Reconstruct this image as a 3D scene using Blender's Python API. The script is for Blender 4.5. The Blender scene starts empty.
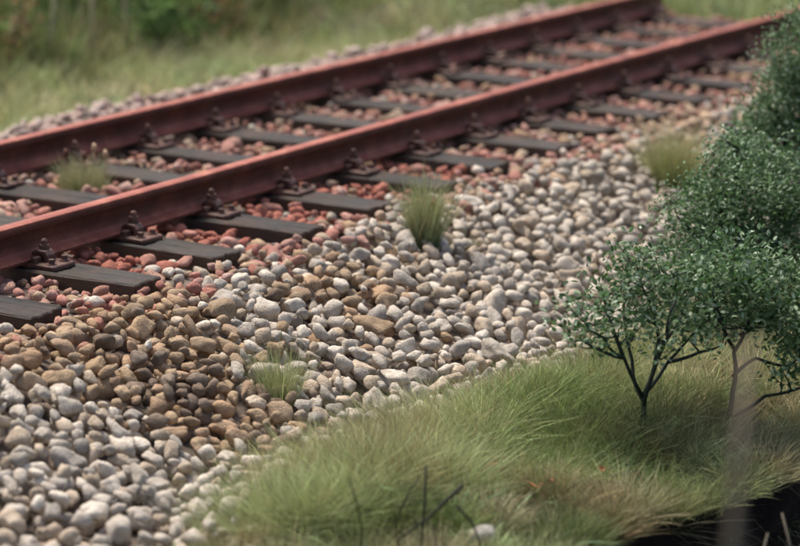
import bpy, bmesh, math, random
import numpy as np
from mathutils import Vector, Matrix

rng = np.random.default_rng(11)
random.seed(11)
scene = bpy.context.scene
COL = scene.collection

# ------------------------------------------------------------------ camera
CAM = np.array([8.1897, -8.1792, 3.0038])
YAW, PITCH, ROLL, FPX = 2.09765, -0.22784, 0.01398, 2662.8     # FPX for an 800 px wide picture
_f = np.array([math.cos(PITCH)*math.cos(YAW), math.cos(PITCH)*math.sin(YAW), math.sin(PITCH)])
_r = np.cross(_f, [0, 0, 1]); _r /= np.linalg.norm(_r); _u = np.cross(_r, _f)
_c, _s = math.cos(ROLL), math.sin(ROLL)
RGT, UPV, FWD = _c*_r + _s*_u, -_s*_r + _c*_u, _f
cam = bpy.data.cameras.new('camera'); camo = bpy.data.objects.new('camera', cam); COL.objects.link(camo)
camo.matrix_world = Matrix(((RGT[0], UPV[0], -FWD[0], CAM[0]), (RGT[1], UPV[1], -FWD[1], CAM[1]),
                            (RGT[2], UPV[2], -FWD[2], CAM[2]), (0, 0, 0, 1)))
cam.sensor_width = 36; cam.lens = 36*FPX/800; cam.clip_start = 0.05; cam.clip_end = 500
cam.dof.use_dof = True; cam.dof.focus_distance = 12.6; cam.dof.aperture_fstop = 1.25; cam.dof.aperture_blades = 0
scene.camera = camo

# ------------------------------------------------------------------ light (bright overcast sky)
SUN_EL, SUN_AZ = math.radians(62), math.radians(158)     # azimuth: direction TO the sun, from +X towards +Y
w = bpy.data.worlds.new('World'); scene.world = w; w.use_nodes = True
nt = w.node_tree; nt.nodes.clear()
sky = nt.nodes.new('ShaderNodeTexSky'); sky.sky_type = 'NISHITA'; sky.sun_disc = False
sky.sun_elevation = SUN_EL; sky.sun_rotation = math.pi/2 - SUN_AZ
sky.air_density = 1.0; sky.dust_density = 4.0; sky.ozone_density = 1.0
bg = nt.nodes.new('ShaderNodeBackground'); bg.inputs[1].default_value = 0.05
wo = nt.nodes.new('ShaderNodeOutputWorld')
nt.links.new(sky.outputs[0], bg.inputs[0]); nt.links.new(bg.outputs[0], wo.inputs[0])
sl = bpy.data.lights.new('sun', 'SUN'); sl.energy = 1.5; sl.angle = math.radians(20); sl.color = (1.0, 0.93, 0.82)
so = bpy.data.objects.new('sun', sl); COL.objects.link(so)
sd = Vector((math.cos(SUN_EL)*math.cos(SUN_AZ), math.cos(SUN_EL)*math.sin(SUN_AZ), math.sin(SUN_EL)))
so.rotation_euler = sd.to_track_quat('Z', 'Y').to_euler(); so.location = (0, 0, 12)
vs = scene.view_settings
vs.view_transform = 'Standard'; vs.look = 'None'; vs.gamma = 1; vs.use_curve_mapping = False; vs.exposure = 1.72
scene.render.engine = 'CYCLES'

# ------------------------------------------------------------------ helpers
def ray(px, py):
    return FWD + RGT*(px-400)/FPX - UPV*(py-273)/FPX
def at(px, py, depth):
    return CAM + ray(px, py)*depth
def hit_z(px, py, z):
    d = ray(px, py); return CAM + d*((z-CAM[2])/d[2])
def project(P):
    d = np.asarray(P) - CAM; z = d @ FWD
    return 400 + FPX*(d @ RGT)/z, 273 - FPX*(d @ UPV)/z, z

def tag(o, label=None, cat=None, group=None, kind=None):
    if label: o['label'] = label
    if cat: o['category'] = cat
    if group: o['group'] = group
    if kind: o['kind'] = kind
    return o

def obj(name, me, mat, parent=None):
    o = bpy.data.objects.new(name, me); COL.objects.link(o)
    if mat is not None and not me.materials: me.materials.append(mat)
    o.parent = parent
    return o

def empty(name, loc=(0, 0, 0)):
    o = bpy.data.objects.new(name, None); COL.objects.link(o); o.location = loc; o.empty_display_size = .1
    return o

def mesh_np(name, v, idx, sizes, col=None, smooth=True):
    me = bpy.data.meshes.new(name)
    v = np.asarray(v, np.float32); idx = np.asarray(idx, np.int32).ravel(); sizes = np.asarray(sizes, np.int32)
    me.vertices.add(len(v)); me.vertices.foreach_set('co', v.ravel())
    me.loops.add(len(idx)); me.loops.foreach_set('vertex_index', idx)
    me.polygons.add(len(sizes))
    st = np.zeros(len(sizes), np.int32); st[1:] = np.cumsum(sizes)[:-1]
    me.polygons.foreach_set('loop_start', st)
    me.update(calc_edges=True)
    if smooth: me.polygons.foreach_set('use_smooth', np.ones(len(sizes), bool))
    if col is not None:
        a = me.color_attributes.new('Col', 'FLOAT_COLOR', 'POINT')
        c4 = np.ones((len(v), 4), np.float32); c4[:, :3] = col
        a.data.foreach_set('color', c4.ravel())
    me.update()
    return me

def bm_mesh(name, bm, smooth=False):
    me = bpy.data.meshes.new(name); bm.normal_update(); bm.to_mesh(me); bm.free()
    if smooth: me.polygons.foreach_set('use_smooth', [True]*len(me.polygons))
    return me

# smooth value noise for python side layout
_nt = rng.random((64, 64))
def vnoise(x, y):
    x = np.asarray(x, float); y = np.asarray(y, float)
    xi = np.floor(x).astype(int); yi = np.floor(y).astype(int); fx = x-xi; fy = y-yi
    fx = fx*fx*(3-2*fx); fy = fy*fy*(3-2*fy)
    g = lambda a, b: _nt[a % 64, b % 64]
    return (g(xi, yi)*(1-fx)+g(xi+1, yi)*fx)*(1-fy) + (g(xi, yi+1)*(1-fx)+g(xi+1, yi+1)*fx)*fy

# ------------------------------------------------------------------ materials
class N:
    def __init__(s, name):
        s.m = bpy.data.materials.new(name); s.m.use_nodes = True; s.t = s.m.node_tree; s.t.nodes.clear()
        s.out = s.t.nodes.new('ShaderNodeOutputMaterial')
        s.b = s.t.nodes.new('ShaderNodeBsdfPrincipled'); s.link(s.b.outputs[0], s.out.inputs[0])
    def n(s, typ, **k):
        x = s.t.nodes.new(typ)
        for a, v in k.items(): setattr(x, a, v)
        return x
    def link(s, a, b): s.t.links.new(a, b)
    def noise(s, scale, detail=4, rough=.55, vec=None, stretch=None):
        x = s.n('ShaderNodeTexNoise'); x.inputs['Scale'].default_value = scale
        x.inputs['Detail'].default_value = detail; x.inputs['Roughness'].default_value = rough
        if vec is not None:
            if stretch:
                mp = s.n('ShaderNodeMapping'); mp.inputs['Scale'].default_value = stretch
                s.link(vec, mp.inputs['Vector']); vec = mp.outputs[0]
            s.link(vec, x.inputs['Vector'])
        return x.outputs[0]
    def ramp(s, fac, stops):
        x = s.n('ShaderNodeValToRGB'); e = x.color_ramp.elements
        while len(e) < len(stops): e.new(.5)
        for i, (p, c) in enumerate(stops):
            e[i].position = p; e[i].color = (*c, 1) if len(c) == 3 else c
        s.link(fac, x.inputs[0]); return x.outputs[0]
    def mix(s, fac, a, b, mode='MIX'):
        x = s.n('ShaderNodeMix', data_type='RGBA', blend_type=mode)
        for sock, v in ((x.inputs[0], fac), (x.inputs[6], a), (x.inputs[7], b)):
            if hasattr(v, 'is_linked'): s.link(v, sock)
            elif isinstance(v, (int, float)): sock.default_value = v
            else: sock.default_value = (*v, 1)
        return x.outputs[2]
    def bump(s, h, strength, dist):
        x = s.n('ShaderNodeBump'); x.inputs['Strength'].default_value = strength; x.inputs['Distance'].default_value = dist
        s.link(h, x.inputs['Height']); s.link(x.outputs[0], s.b.inputs['Normal'])
    def pos(s): return s.n('ShaderNodeNewGeometry').outputs['Position']
    def objc(s): return s.n('ShaderNodeTexCoord').outputs['Object']

def mat_stone(name, from_object):
    k = N(name); P = k.pos()
    if from_object: base = k.n('ShaderNodeObjectInfo').outputs['Color']
    else: base = k.n('ShaderNodeAttribute', attribute_name='Col').outputs['Color']
    n1 = k.noise(26, 5, .6, P); n2 = k.noise(120, 3, .6, P)
    v1 = k.ramp(n1, [(.3, (.72, .68, .64)), (.55, (1, 1, 1)), (.75, (1.18, 1.17, 1.15))])
    c = k.mix(1.0, base, v1, 'MULTIPLY')
    v2 = k.ramp(n2, [(.28, (.6, .57, .55)), (.45, (1, 1, 1)), (.68, (1.08, 1.08, 1.07)), (.8, (1.35, 1.33, 1.3))])
    c = k.mix(.8, c, v2, 'MULTIPLY')
    # dusty dirt film in blotches
    d = k.ramp(k.noise(9, 4, .6, P), [(.52, (0, 0, 0)), (.7, (1, 1, 1))])
    c = k.mix(k.mix(1.0, d, (.35, .35, .35), 'MULTIPLY'), c, (.22, .16, .105))
    k.link(c, k.b.inputs['Base Color'])
    k.b.inputs['Roughness'].default_value = .85; k.b.inputs['Specular IOR Level'].default_value = .2
    k.bump(k.mix(.5, n1, n2), .85, .022)
    return k.m
M_STONE_O = mat_stone('stone_single', True)
M_STONE_A = mat_stone('stone_mass', False)

def mat_rail():
    k = N('rusty_rail_paint'); P = k.pos()
    n1 = k.noise(7, 6, .62, P); n2 = k.noise(60, 4, .65, P); n3 = k.noise(3, 4, .5, P, (6, 1, 6))
    c = k.ramp(n1, [(.28, (.034, .013, .009)), (.5, (.074, .023, .015)), (.72, (.14, .042, .025))])      # brown rust, darkened to paint in the shade on web and undersides
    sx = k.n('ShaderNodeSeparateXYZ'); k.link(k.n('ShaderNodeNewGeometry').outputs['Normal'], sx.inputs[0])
    d = k.ramp(n1, [(.28, (.20, .050, .031)), (.5, (.34, .092, .056)), (.72, (.48, .178, .112))])            # lighter rust red for upward faces: light from above put into the colour
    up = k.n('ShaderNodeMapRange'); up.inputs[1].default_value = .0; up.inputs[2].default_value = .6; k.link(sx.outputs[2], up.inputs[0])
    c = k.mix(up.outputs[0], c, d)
    c = k.mix(k.ramp(n2, [(.3, (.5, .5, .5)), (.5, (0, 0, 0))]), c, (.10, .045, .036))
    c = k.mix(k.ramp(n3, [(.6, (0, 0, 0)), (.8, (.3, .3, .3))]), c, (.24, .10, .065))
    k.link(c, k.b.inputs['Base Color'])
    k.b.inputs['Specular IOR Level'].default_value = .35
    k.link(k.ramp(n2, [(.3, (.62,)*3), (.7, (.42,)*3)]), k.b.inputs['Roughness'])
    k.bump(k.mix(.4, n2, n1), .55, .010)
    return k.m
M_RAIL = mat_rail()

def mat_iron():
    k = N('dark_rusty_iron'); P = k.pos()
    n1 = k.noise(14, 5, .6, P); n2 = k.noise(90, 4, .65, P)
    c = k.ramp(n1, [(.3, (.05, .026, .020)), (.52, (.11, .052, .037)), (.72, (.21, .10, .07))])
    k.link(c, k.b.inputs['Base Color'])
    k.link(k.ramp(n2, [(.3, (.65,)*3), (.7, (.42,)*3)]), k.b.inputs['Roughness'])
    k.bump(n2, .4, .005)
    return k.m
M_IRON = mat_iron()

def mat_wood():
    k = N('weathered_sleeper_wood'); O = k.objc()
    ri = k.n('ShaderNodeObjectInfo').outputs['Random']
    va = k.n('ShaderNodeVectorMath', operation='ADD'); k.link(O, va.inputs[0])
    cb = k.n('ShaderNodeMath', operation='MULTIPLY'); cb.inputs[1].default_value = 37.; k.link(ri, cb.inputs[0])
    k.link(cb.outputs[0], va.inputs[1]); O = va.outputs[0]
    g = k.noise(1, 6, .7, O, (5, 75, 60)); n1 = k.noise(5, 4, .6, O); f = k.noise(1, 3, .6, O, (14, 210, 160))
    c = k.ramp(g, [(.32, (.007, .007, .007)), (.48, (.028, .027, .027)), (.60, (.055, .052, .050)), (.75, (.13, .122, .114))])
    c = k.mix(k.ramp(n1, [(.40, (0, 0, 0)), (.65, (.7,)*3)]), c, (.062, .042, .028))
    gn = k.n('ShaderNodeNewGeometry'); sx = k.n('ShaderNodeSeparateXYZ'); k.link(gn.outputs['True Normal'], sx.inputs[0])
    side = k.ramp(sx.outputs[2], [(.3, (.75,)*3), (.8, (0, 0, 0))])          # sawn sides keep their brown timber
    c = k.mix(side, c, (.085, .055, .036))
    vv = k.ramp(ri, [(0, (.75, .75, .78)), (1, (1.25, 1.2, 1.12))]); c = k.mix(1.0, c, vv, 'MULTIPLY')
    rd = k.ramp(k.noise(3.2, 5, .65, k.pos()), [(.5, (0, 0, 0)), (.72, (.6,)*3)]); c = k.mix(rd, c, (.13, .062, .042))    # rust dust
    k.link(c, k.b.inputs['Base Color']); k.b.inputs['Roughness'].default_value = .6
    k.b.inputs['Specular IOR Level'].default_value = .28
    k.bump(k.mix(.45, g, f), .9, .016)
    return k.m
M_WOOD = mat_wood()

def mat_blade(name, trans=.35, rough=.6):
    k = N(name); a = k.n('ShaderNodeAttribute', attribute_name='Col').outputs['Color']
    k.link(a, k.b.inputs['Base Color']); k.b.inputs['Roughness'].default_value = rough
    k.b.inputs['Specular IOR Level'].default_value = .3
    t = k.n('ShaderNodeBsdfTranslucent'); k.link(a, t.inputs[0])
    mx = k.n('ShaderNodeMixShader'); mx.inputs[0].default_value = trans
    k.link(k.b.outputs[0], mx.inputs[1]); k.link(t.outputs[0], mx.inputs[2]); k.link(mx.outputs[0], k.out.inputs[0])
    return k.m
M_GRASS = mat_blade('grass_fibre', .18)
M_WEED = mat_blade('weed_leaf', .4, .65)
M_LEAF = mat_blade('bush_leaf', .38, .5)
M_LEAF.node_tree.nodes['Principled BSDF'].inputs['Specular IOR Level'].default_value = .4

def mat_simple(name, stops, scale, rough=.85, bump=.5, dist=.02, spec=.3):
    k = N(name); P = k.pos(); n1 = k.noise(scale, 6, .62, P); n2 = k.noise(scale*9, 3, .6, P)
    k.link(k.ramp(k.mix(.35, n1, n2), stops), k.b.inputs['Base Color'])
    k.b.inputs['Roughness'].default_value = rough; k.b.inputs['Specular IOR Level'].default_value = spec
    k.bump(k.mix(.5, n1, n2), bump, dist)
    return k.m
M_GROUND = mat_simple('mossy_earth', [(.3, (.035, .040, .016)), (.5, (.075, .080, .032)), (.7, (.13, .12, .055))], 5)
M_SOIL = mat_simple('black_soil', [(.3, (.008, .006, .005)), (.5, (.018, .013, .011)), (.72, (.042, .030, .022))], 6, .95, .6, .03, .1)
M_GRIT = mat_simple('ballast_grit', [(.3, (.05, .038, .03)), (.5, (.13, .10, .08)), (.7, (.24, .195, .16))], 22)
M_BARK = mat_simple('dark_green_bark', [(.3, (.010, .016, .012)), (.5, (.020, .030, .022)), (.7, (.042, .052, .038))], 30, .7, .5, .006)
M_TWIG = mat_simple('dark_twig', [(.3, (.010, .012, .007)), (.5, (.022, .024, .013)), (.7, (.05, .048, .026))], 30, .8, .4, .005)
M_STRAW = mat_simple('dry_stalk', [(.3, (.11, .09, .065)), (.5, (.15, .125, .09)), (.7, (.21, .175, .125))], 20, .8, .4, .005)
M_PALE = mat_simple('pale_stalk', [(.3, (.36, .31, .19)), (.7, (.50, .43, .28))], 20)
M_DEAD = mat_simple('dead_leaf', [(.3, (.12, .045, .018)), (.5, (.26, .10, .03)), (.7, (.42, .19, .05))], 40, .7, .3, .004)

# ------------------------------------------------------------------ terrain profile
G = 1.5                     # distance between rail centres; near rail at X = 0, far rail at X = -G
Y0, SP, SW, OV = 2.17949, 0.74499, 0.1253, 0.72995          # first sleeper, spacing, half width, overhang
def bed(x, y):
    """height of the bed the loose stones lie on"""
    x = np.asarray(x, float)
    z = np.interp(x, [-4.0, -3.5, -2.75, -2.35, -1.6, .05, .8, 1.05, 2.0, 2.6, 3.2],
                     [-.50, -.44, -.12, -.085, -.088, -.088, -.095, -.145, -.445, -.56, -.60])
    z = z + (vnoise(x*1.3+5, np.asarray(y)*1.3+9)-.5)*.05*np.clip((np.abs(x+.75)-1.3)*2, .15, 1)
    return z
def edge_x(y): return 3.74 + .22*np.clip((np.asarray(y)-1.2)/.8, 0, 1) + .10*(vnoise(np.asarray(y)*4+1, 3.1)-.5) + (vnoise(np.asarray(y)*1.1+3, 7.3)-.5)*.35
def land(x, y):
    x = np.asarray(x, float); y = np.asarray(y, float)
    z = np.interp(x, [-40, -9, -5.6, -4.2, -3.4, -2.8, 1.6, 2.3, 2.7, 3.4, 4.0, 4.4], [-.5, -.5, -.52, -.5, -.48, -.6, -.6, -.52, -.47, -.45, -.50, -.56])
    z = z + (vnoise(x*1.1, y*1.1)-.5)*.10*np.clip(np.abs(x+.3)-2.2, 0, 1)
    for (mx, my, mr, mh) in ((2.98, 2.35, .42, .15), (2.85, 3.3, .45, .10), (3.05, .75, .38, .11), (3.45, 1.5, .25, .06), (2.95, -.3, .4, .08), (3.5, 2.9, .3, .06)):
        z = z + mh*np.exp(-((x-mx)**2+(y-my)**2)/mr**2)
    past = np.clip((y-13.1)/.6, 0, 1)
    return z*(1-past) + past*np.maximum(z, -.22+(vnoise(x*.8, y*.8)-.5)*.15)

def grid(name, xs, ys, fz, mat):
    X, Y = np.meshgrid(xs, ys); v = np.stack([X, Y, fz(X, Y)], -1).reshape(-1, 3)
    nx, ny = len(xs), len(ys)
    i = (np.arange(ny-1)[:, None]*nx + np.arange(nx-1)[None]).ravel()
    q = np.stack([i, i+1, i+1+nx, i+nx], -1)
    return obj(name, mesh_np(name, v, q, np.full(len(q), 4)), mat)

def land_edge(X, Y):
    return land(X, Y)
xs = np.concatenate([np.linspace(-45, -6, 30), np.linspace(-5.7, 1.5, 30), np.linspace(1.6, 3.3, 24)])
ys = np.concatenate([np.linspace(-14, -2, 20), np.linspace(-1.8, 14, 110), np.linspace(14.5, 45, 30)])
g0 = grid('ground', xs, ys, land_edge, M_GROUND); tag(g0, 'mossy olive earth under the grass on both sides of the track', 'ground', kind='structure')
# rim strip: warped out to the ragged edge of the turf
ts = np.linspace(0, 1, 10)
T, Yg = np.meshgrid(ts, ys); Xg = 3.3 + T*(edge_x(Yg)-3.3); Zg = land(Xg, Yg)
def strip(name, X, Y, Z, mat):
    v = np.stack([X, Y, Z], -1).reshape(-1, 3); ny, nx = X.shape
    i = (np.arange(ny-1)[:, None]*nx + np.arange(nx-1)[None]).ravel()
    q = np.stack([i, i+1, i+1+nx, i+nx], -1)
    return obj(name, mesh_np(name, v, q, np.full(len(q), 4)), mat)
tag(strip('ground', Xg, Yg, Zg, M_GROUND), 'ragged rim of olive turf above the black drop', 'ground', kind='structure')
ts = np.linspace(0, 1, 12); T, Yg = np.meshgrid(ts, ys)
Xb = edge_x(Yg) + .22*T**1.5 + (vnoise(Yg*4, T*5)-.5)*.12*np.sin(T*math.pi); Zb = land(edge_x(Yg), Yg)*(1-T) + T*(-1.6)
tag(strip('bank', Xb, Yg, Zb, M_SOIL), 'steep bank of black soil dropping below the turf', 'bank', kind='structure')
xs2 = np.linspace(3.75, 30, 40); ys2 = np.linspace(-30, 45, 60)
tag(grid('lower_ground', xs2, ys2, lambda X, Y: -1.62+(vnoise(X, Y)-.5)*.08*np.clip(X-4.1, 0, 1), M_SOIL), 'black soil floor at the foot of the bank', 'ground', kind='structure')

xs3 = np.linspace(-3.6, 3.0, 100); ys3 = np.linspace(-2.6, 13.35, 200)
ballast = grid('ballast_bed', xs3, ys3, lambda X, Y: bed(X, Y)+.012, M_GRIT)
tag(ballast, 'bed of loose rounded ballast stones carrying the track', 'ballast', kind='structure')

# ------------------------------------------------------------------ rails
PROF = [(-.0745, .025), (.0745, .025), (.0745, .038), (.055, .045), (.018, .060), (.0105, .072), (.0100, .110), (.0105, .150), (.016, .163),
        (.0395, .172), (.0415, .178), (.0415, .204), (.038, .212), (.028, .2165), (.0, .2178)]
PROF = PROF + [(-x, z) for x, z in PROF[:1:-1] if x > 0]
def rail(xc, y0, y1, label):
    n = 90; ys = np.linspace(y0, y1, n); m = len(PROF)
    v = []
    for i, y in enumerate(ys):
        dx = (vnoise(y*.5, xc+20)-.5)*.012; dz = (vnoise(y*.6, xc+40)-.5)*.004
        for (x, z) in PROF: v.append((xc+x+dx, y, z+(dz if z > .05 else 0)))
    idx = []; sz = []
    for i in range(n-1):
        for j in range(m):
            k = (j+1) % m; idx += [i*m+j, (i+1)*m+j, (i+1)*m+k, i*m+k]; sz.append(4)
    idx += list(range(m)); sz.append(m); idx += [(n-1)*m+j for j in range(m)][::-1]; sz.append(m)
    me = mesh_np('rail', v, idx, sz, smooth=True)
    bm = bmesh.new(); bm.from_mesh(me); bmesh.ops.recalc_face_normals(bm, faces=bm.faces); bm.to_mesh(me); bm.free()
    try: me.set_sharp_from_angle(angle=math.radians(38))
    except Exception: pass
    return tag(obj('rail', me, M_RAIL), label, 'rail')
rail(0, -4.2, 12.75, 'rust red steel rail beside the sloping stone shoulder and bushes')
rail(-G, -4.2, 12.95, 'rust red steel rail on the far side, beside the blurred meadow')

# ------------------------------------------------------------------ sleepers with rib plates
def box_bm(sx, sy, sz, bev, seg=1):
    bm = bmesh.new(); bmesh.ops.create_cube(bm, size=1)
    bmesh.ops.scale(bm, vec=(sx, sy, sz), verts=bm.verts)
    if bev: bmesh.ops.bevel(bm, geom=bm.edges[:], offset=bev, segments=seg, affect='EDGES', profile=.6)
    return bm
def sleeper_mesh(seed):
    r = random.Random(seed); L = G+2*OV
    bm = box_bm(L, 2*SW, .16, .007)
    bmesh.ops.subdivide_edges(bm, edges=[e for e in bm.edges if abs((e.verts[0].co-e.verts[1].co).x) > 1], cuts=40, use_grid_fill=True)
    bmesh.ops.subdivide_edges(bm, edges=[e for e in bm.edges if abs((e.verts[0].co-e.verts[1].co).y) > .1], cuts=16, use_grid_fill=True)
    a, b = r.uniform(0, 50), r.uniform(0, 50)
    for v in bm.verts:
        x, y, z = v.co
        v.co.y += (float(vnoise(x*2+a, 3+b + (5 if y > 0 else 0)))-.5)*.014
        v.co.z += (float(vnoise(x*3+b, y*6+a))-.5)*.010 + ((float(vnoise(x*.9+a, y*70+b))-.5)*.011 if z > .07 else 0)
        if abs(x) > L/2-.02: v.co.x += (float(vnoise(y*9+a, z*5+b))-.5)*.04 + (float(vnoise(y*60+a, z*40+b))-.5)*.012
    bm.transform(Matrix.Translation((0, 0, -.081)))
    return bm_mesh('sleeper', bm)
SLEEP = [sleeper_mesh(i) for i in range(6)]

def hexcyl(bm, r, z0, z1, x=0, y=0, seg=6, rot=0, r1=None):
    r1 = r if r1 is None else r1
    lo = [bm.verts.new((x+r*math.cos(rot+6.2832*i/seg), y+r*math.sin(rot+6.2832*i/seg), z0)) for i in range(seg)]
    hi = [bm.verts.new((x+r1*math.cos(rot+6.2832*i/seg), y+r1*math.sin(rot+6.2832*i/seg), z1)) for i in range(seg)]
    for i in range(seg): bm.faces.new((lo[i], lo[(i+1) % seg], hi[(i+1) % seg], hi[i]))
    bm.faces.new(hi); bm.faces.new(lo[::-1])
def plate_mesh():
    bm = box_bm(.47, .175, .028, .006)                       # sole plate
    bm.transform(Matrix.Translation((0, 0, .0105)))
    for s in (-1, 1):                                       # the two ribs that hold the rail foot
        r = box_bm(.034, .165, .034, .005); r.transform(Matrix.Translation((s*.096, 0, .038)))
        me = bpy.data.meshes.new('t'); r.to_mesh(me); r.free(); bm.from_mesh(me); bpy.data.meshes.remove(me)
    return bm_mesh('baseplate', bm)
def clamp_mesh():
    bm = bmesh.new()                                        # bent clip: foot on the plate, back over the rib, nose on the rail foot
    prof = [(.125, .022), (.150, .022), (.150, .060), (.132, .082), (.078, .084), (.048, .066), (.048, .052), (.072, .060), (.112, .060), (.125, .048)]
    a = [bm.verts.new((x, -.034, z)) for x, z in prof]; b = [bm.verts.new((x, .034, z)) for x, z in prof]
    n = len(prof)
    for i in range(n): bm.faces.new((a[i], a[(i+1) % n], b[(i+1) % n], b[i]))
    bm.faces.new(a[::-1]); bm.faces.new(b)
    bmesh.ops.recalc_face_normals(bm, faces=bm.faces)
    bmesh.ops.bevel(bm, geom=bm.edges[:], offset=.004, segments=1, affect='EDGES')
    return bm_mesh('clamp', bm)
def bolt_mesh():
    bm = bmesh.new()
    hexcyl(bm, .030, .080, .088, seg=12)                     # washer
    hexcyl(bm, .0265, .087, .116, seg=6, rot=.3)             # nut
    hexcyl(bm, .0165, .114, .138, seg=10, r1=.0160)          # thread end
    hexcyl(bm, .0160, .137, .146, seg=10, r1=.009)
    return bm_mesh('bolt', bm)
def screw_mesh():
    bm = bmesh.new()
    hexcyl(bm, .030, .022, .031, seg=12, r1=.026); hexcyl(bm, .019, .030, .053, seg=6, rot=.5, r1=.016)
    return bm_mesh('screw', bm)
PLATE, CLAMP, BOLT, SCREW = plate_mesh(), clamp_mesh(), bolt_mesh(), screw_mesh()
ORD = ['last', 'second last', 'third last', 'fourth last', 'fifth last', 'sixth last', 'seventh last', 'eighth last', 'ninth last', 'tenth last', 'eleventh last', 'twelfth last',
       'thirteenth last', 'fourteenth last', 'fifteenth last', 'sixteenth last', 'seventeenth last', 'eighteenth last']
for n in range(-3, 15):
    y = Y0+n*SP; xm = -G/2
    r = random.Random(n+50)
    s = obj('sleeper', SLEEP[n % 6], M_WOOD); s.location = (xm + r.uniform(-.025, .02), y, r.uniform(-.004, .002)); s.rotation_euler.z = r.uniform(-.012, .012)
    if n % 2: s.rotation_euler.z += math.pi
    tag(s, f'dark grey weathered wooden sleeper, the {ORD[14-n]} before the open end of the rails', 'sleeper', 'sleepers under the track')
    sinv = s.matrix_basis.inverted()
    for xr in (0, -G):
        p = obj('baseplate', PLATE, M_IRON, s)
        p.matrix_basis = sinv @ Matrix.Translation((xr, y+r.uniform(-.012, .012), 0)) @ Matrix.Rotation(r.uniform(-.04, .04), 4, 'Z')
        for sg in (1, -1):
            rot = Matrix.Rotation(0 if sg > 0 else math.pi, 4, 'Z')
            c = obj('clamp', CLAMP, M_IRON, p); c.matrix_basis = rot
            b = obj('bolt', BOLT, M_IRON, p); b.matrix_basis = rot @ Matrix.Translation((.098, r.uniform(-.006, .006), r.uniform(-.012, .002))) @ Matrix.Rotation(r.gauss(0, .035), 4, 'X') @ Matrix.Rotation(r.uniform(0, 1), 4, 'Z')
            for q in (-1, 1):
                c = obj('screw', SCREW, M_IRON, p); c.matrix_basis = rot @ Matrix.Translation((.190, q*.052, r.uniform(-.002, .002))) @ Matrix.Rotation(r.uniform(0, 1), 4, 'Z')

# ------------------------------------------------------------------ ballast stones, dropped one by one on a height field
def unit_stone(seed, sub):
    r = np.random.default_rng(seed); bm = bmesh.new(); bmesh.ops.create_icosphere(bm, subdivisions=sub, radius=1)
    d = np.array([v.co[:] for v in bm.verts]); d /= np.linalg.norm(d, axis=1)[:, None]
    f = np.array([[v.index for v in x.verts] for x in bm.faces]); bm.free()
    k = r.integers(7, 13); nn = r.normal(size=(k, 3)); nn /= np.linalg.norm(nn, axis=1)[:, None]
    dist = r.uniform(.5, .86, k)
    cosn = np.clip(d @ nn.T, .02, None)
    rad = dist[None]/cosn
    p = r.uniform(24, 60)
    R = (np.sum(rad**-p, 1) + 1.2**-p)**(-1/p)              # smooth minimum: flat facets, rounded edges
    ph = r.uniform(0, 6, 3)
    a = r.normal(size=(10, 3)); fr = np.array([2.2]*3+[4.5]*3+[8.]*4); am = np.array([.05]*3+[.034]*3+[.02]*4)
    a = a/np.linalg.norm(a, axis=1)[:, None]*fr[:, None]
    R *= 1 + (np.sin(d @ a.T + r.uniform(0, 6, 10)[None])*am[None]).sum(1)
    v = d*R[:, None]
    v /= np.abs(v).max(0)[None]
    return v, f
NV = 28
U_TOP = [unit_stone(100+i, 3) for i in range(NV)]
U_HI = [unit_stone(100+i, 2) for i in range(NV)]
U_LO = [unit_stone(300+i, 1) for i in range(NV)]

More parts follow.
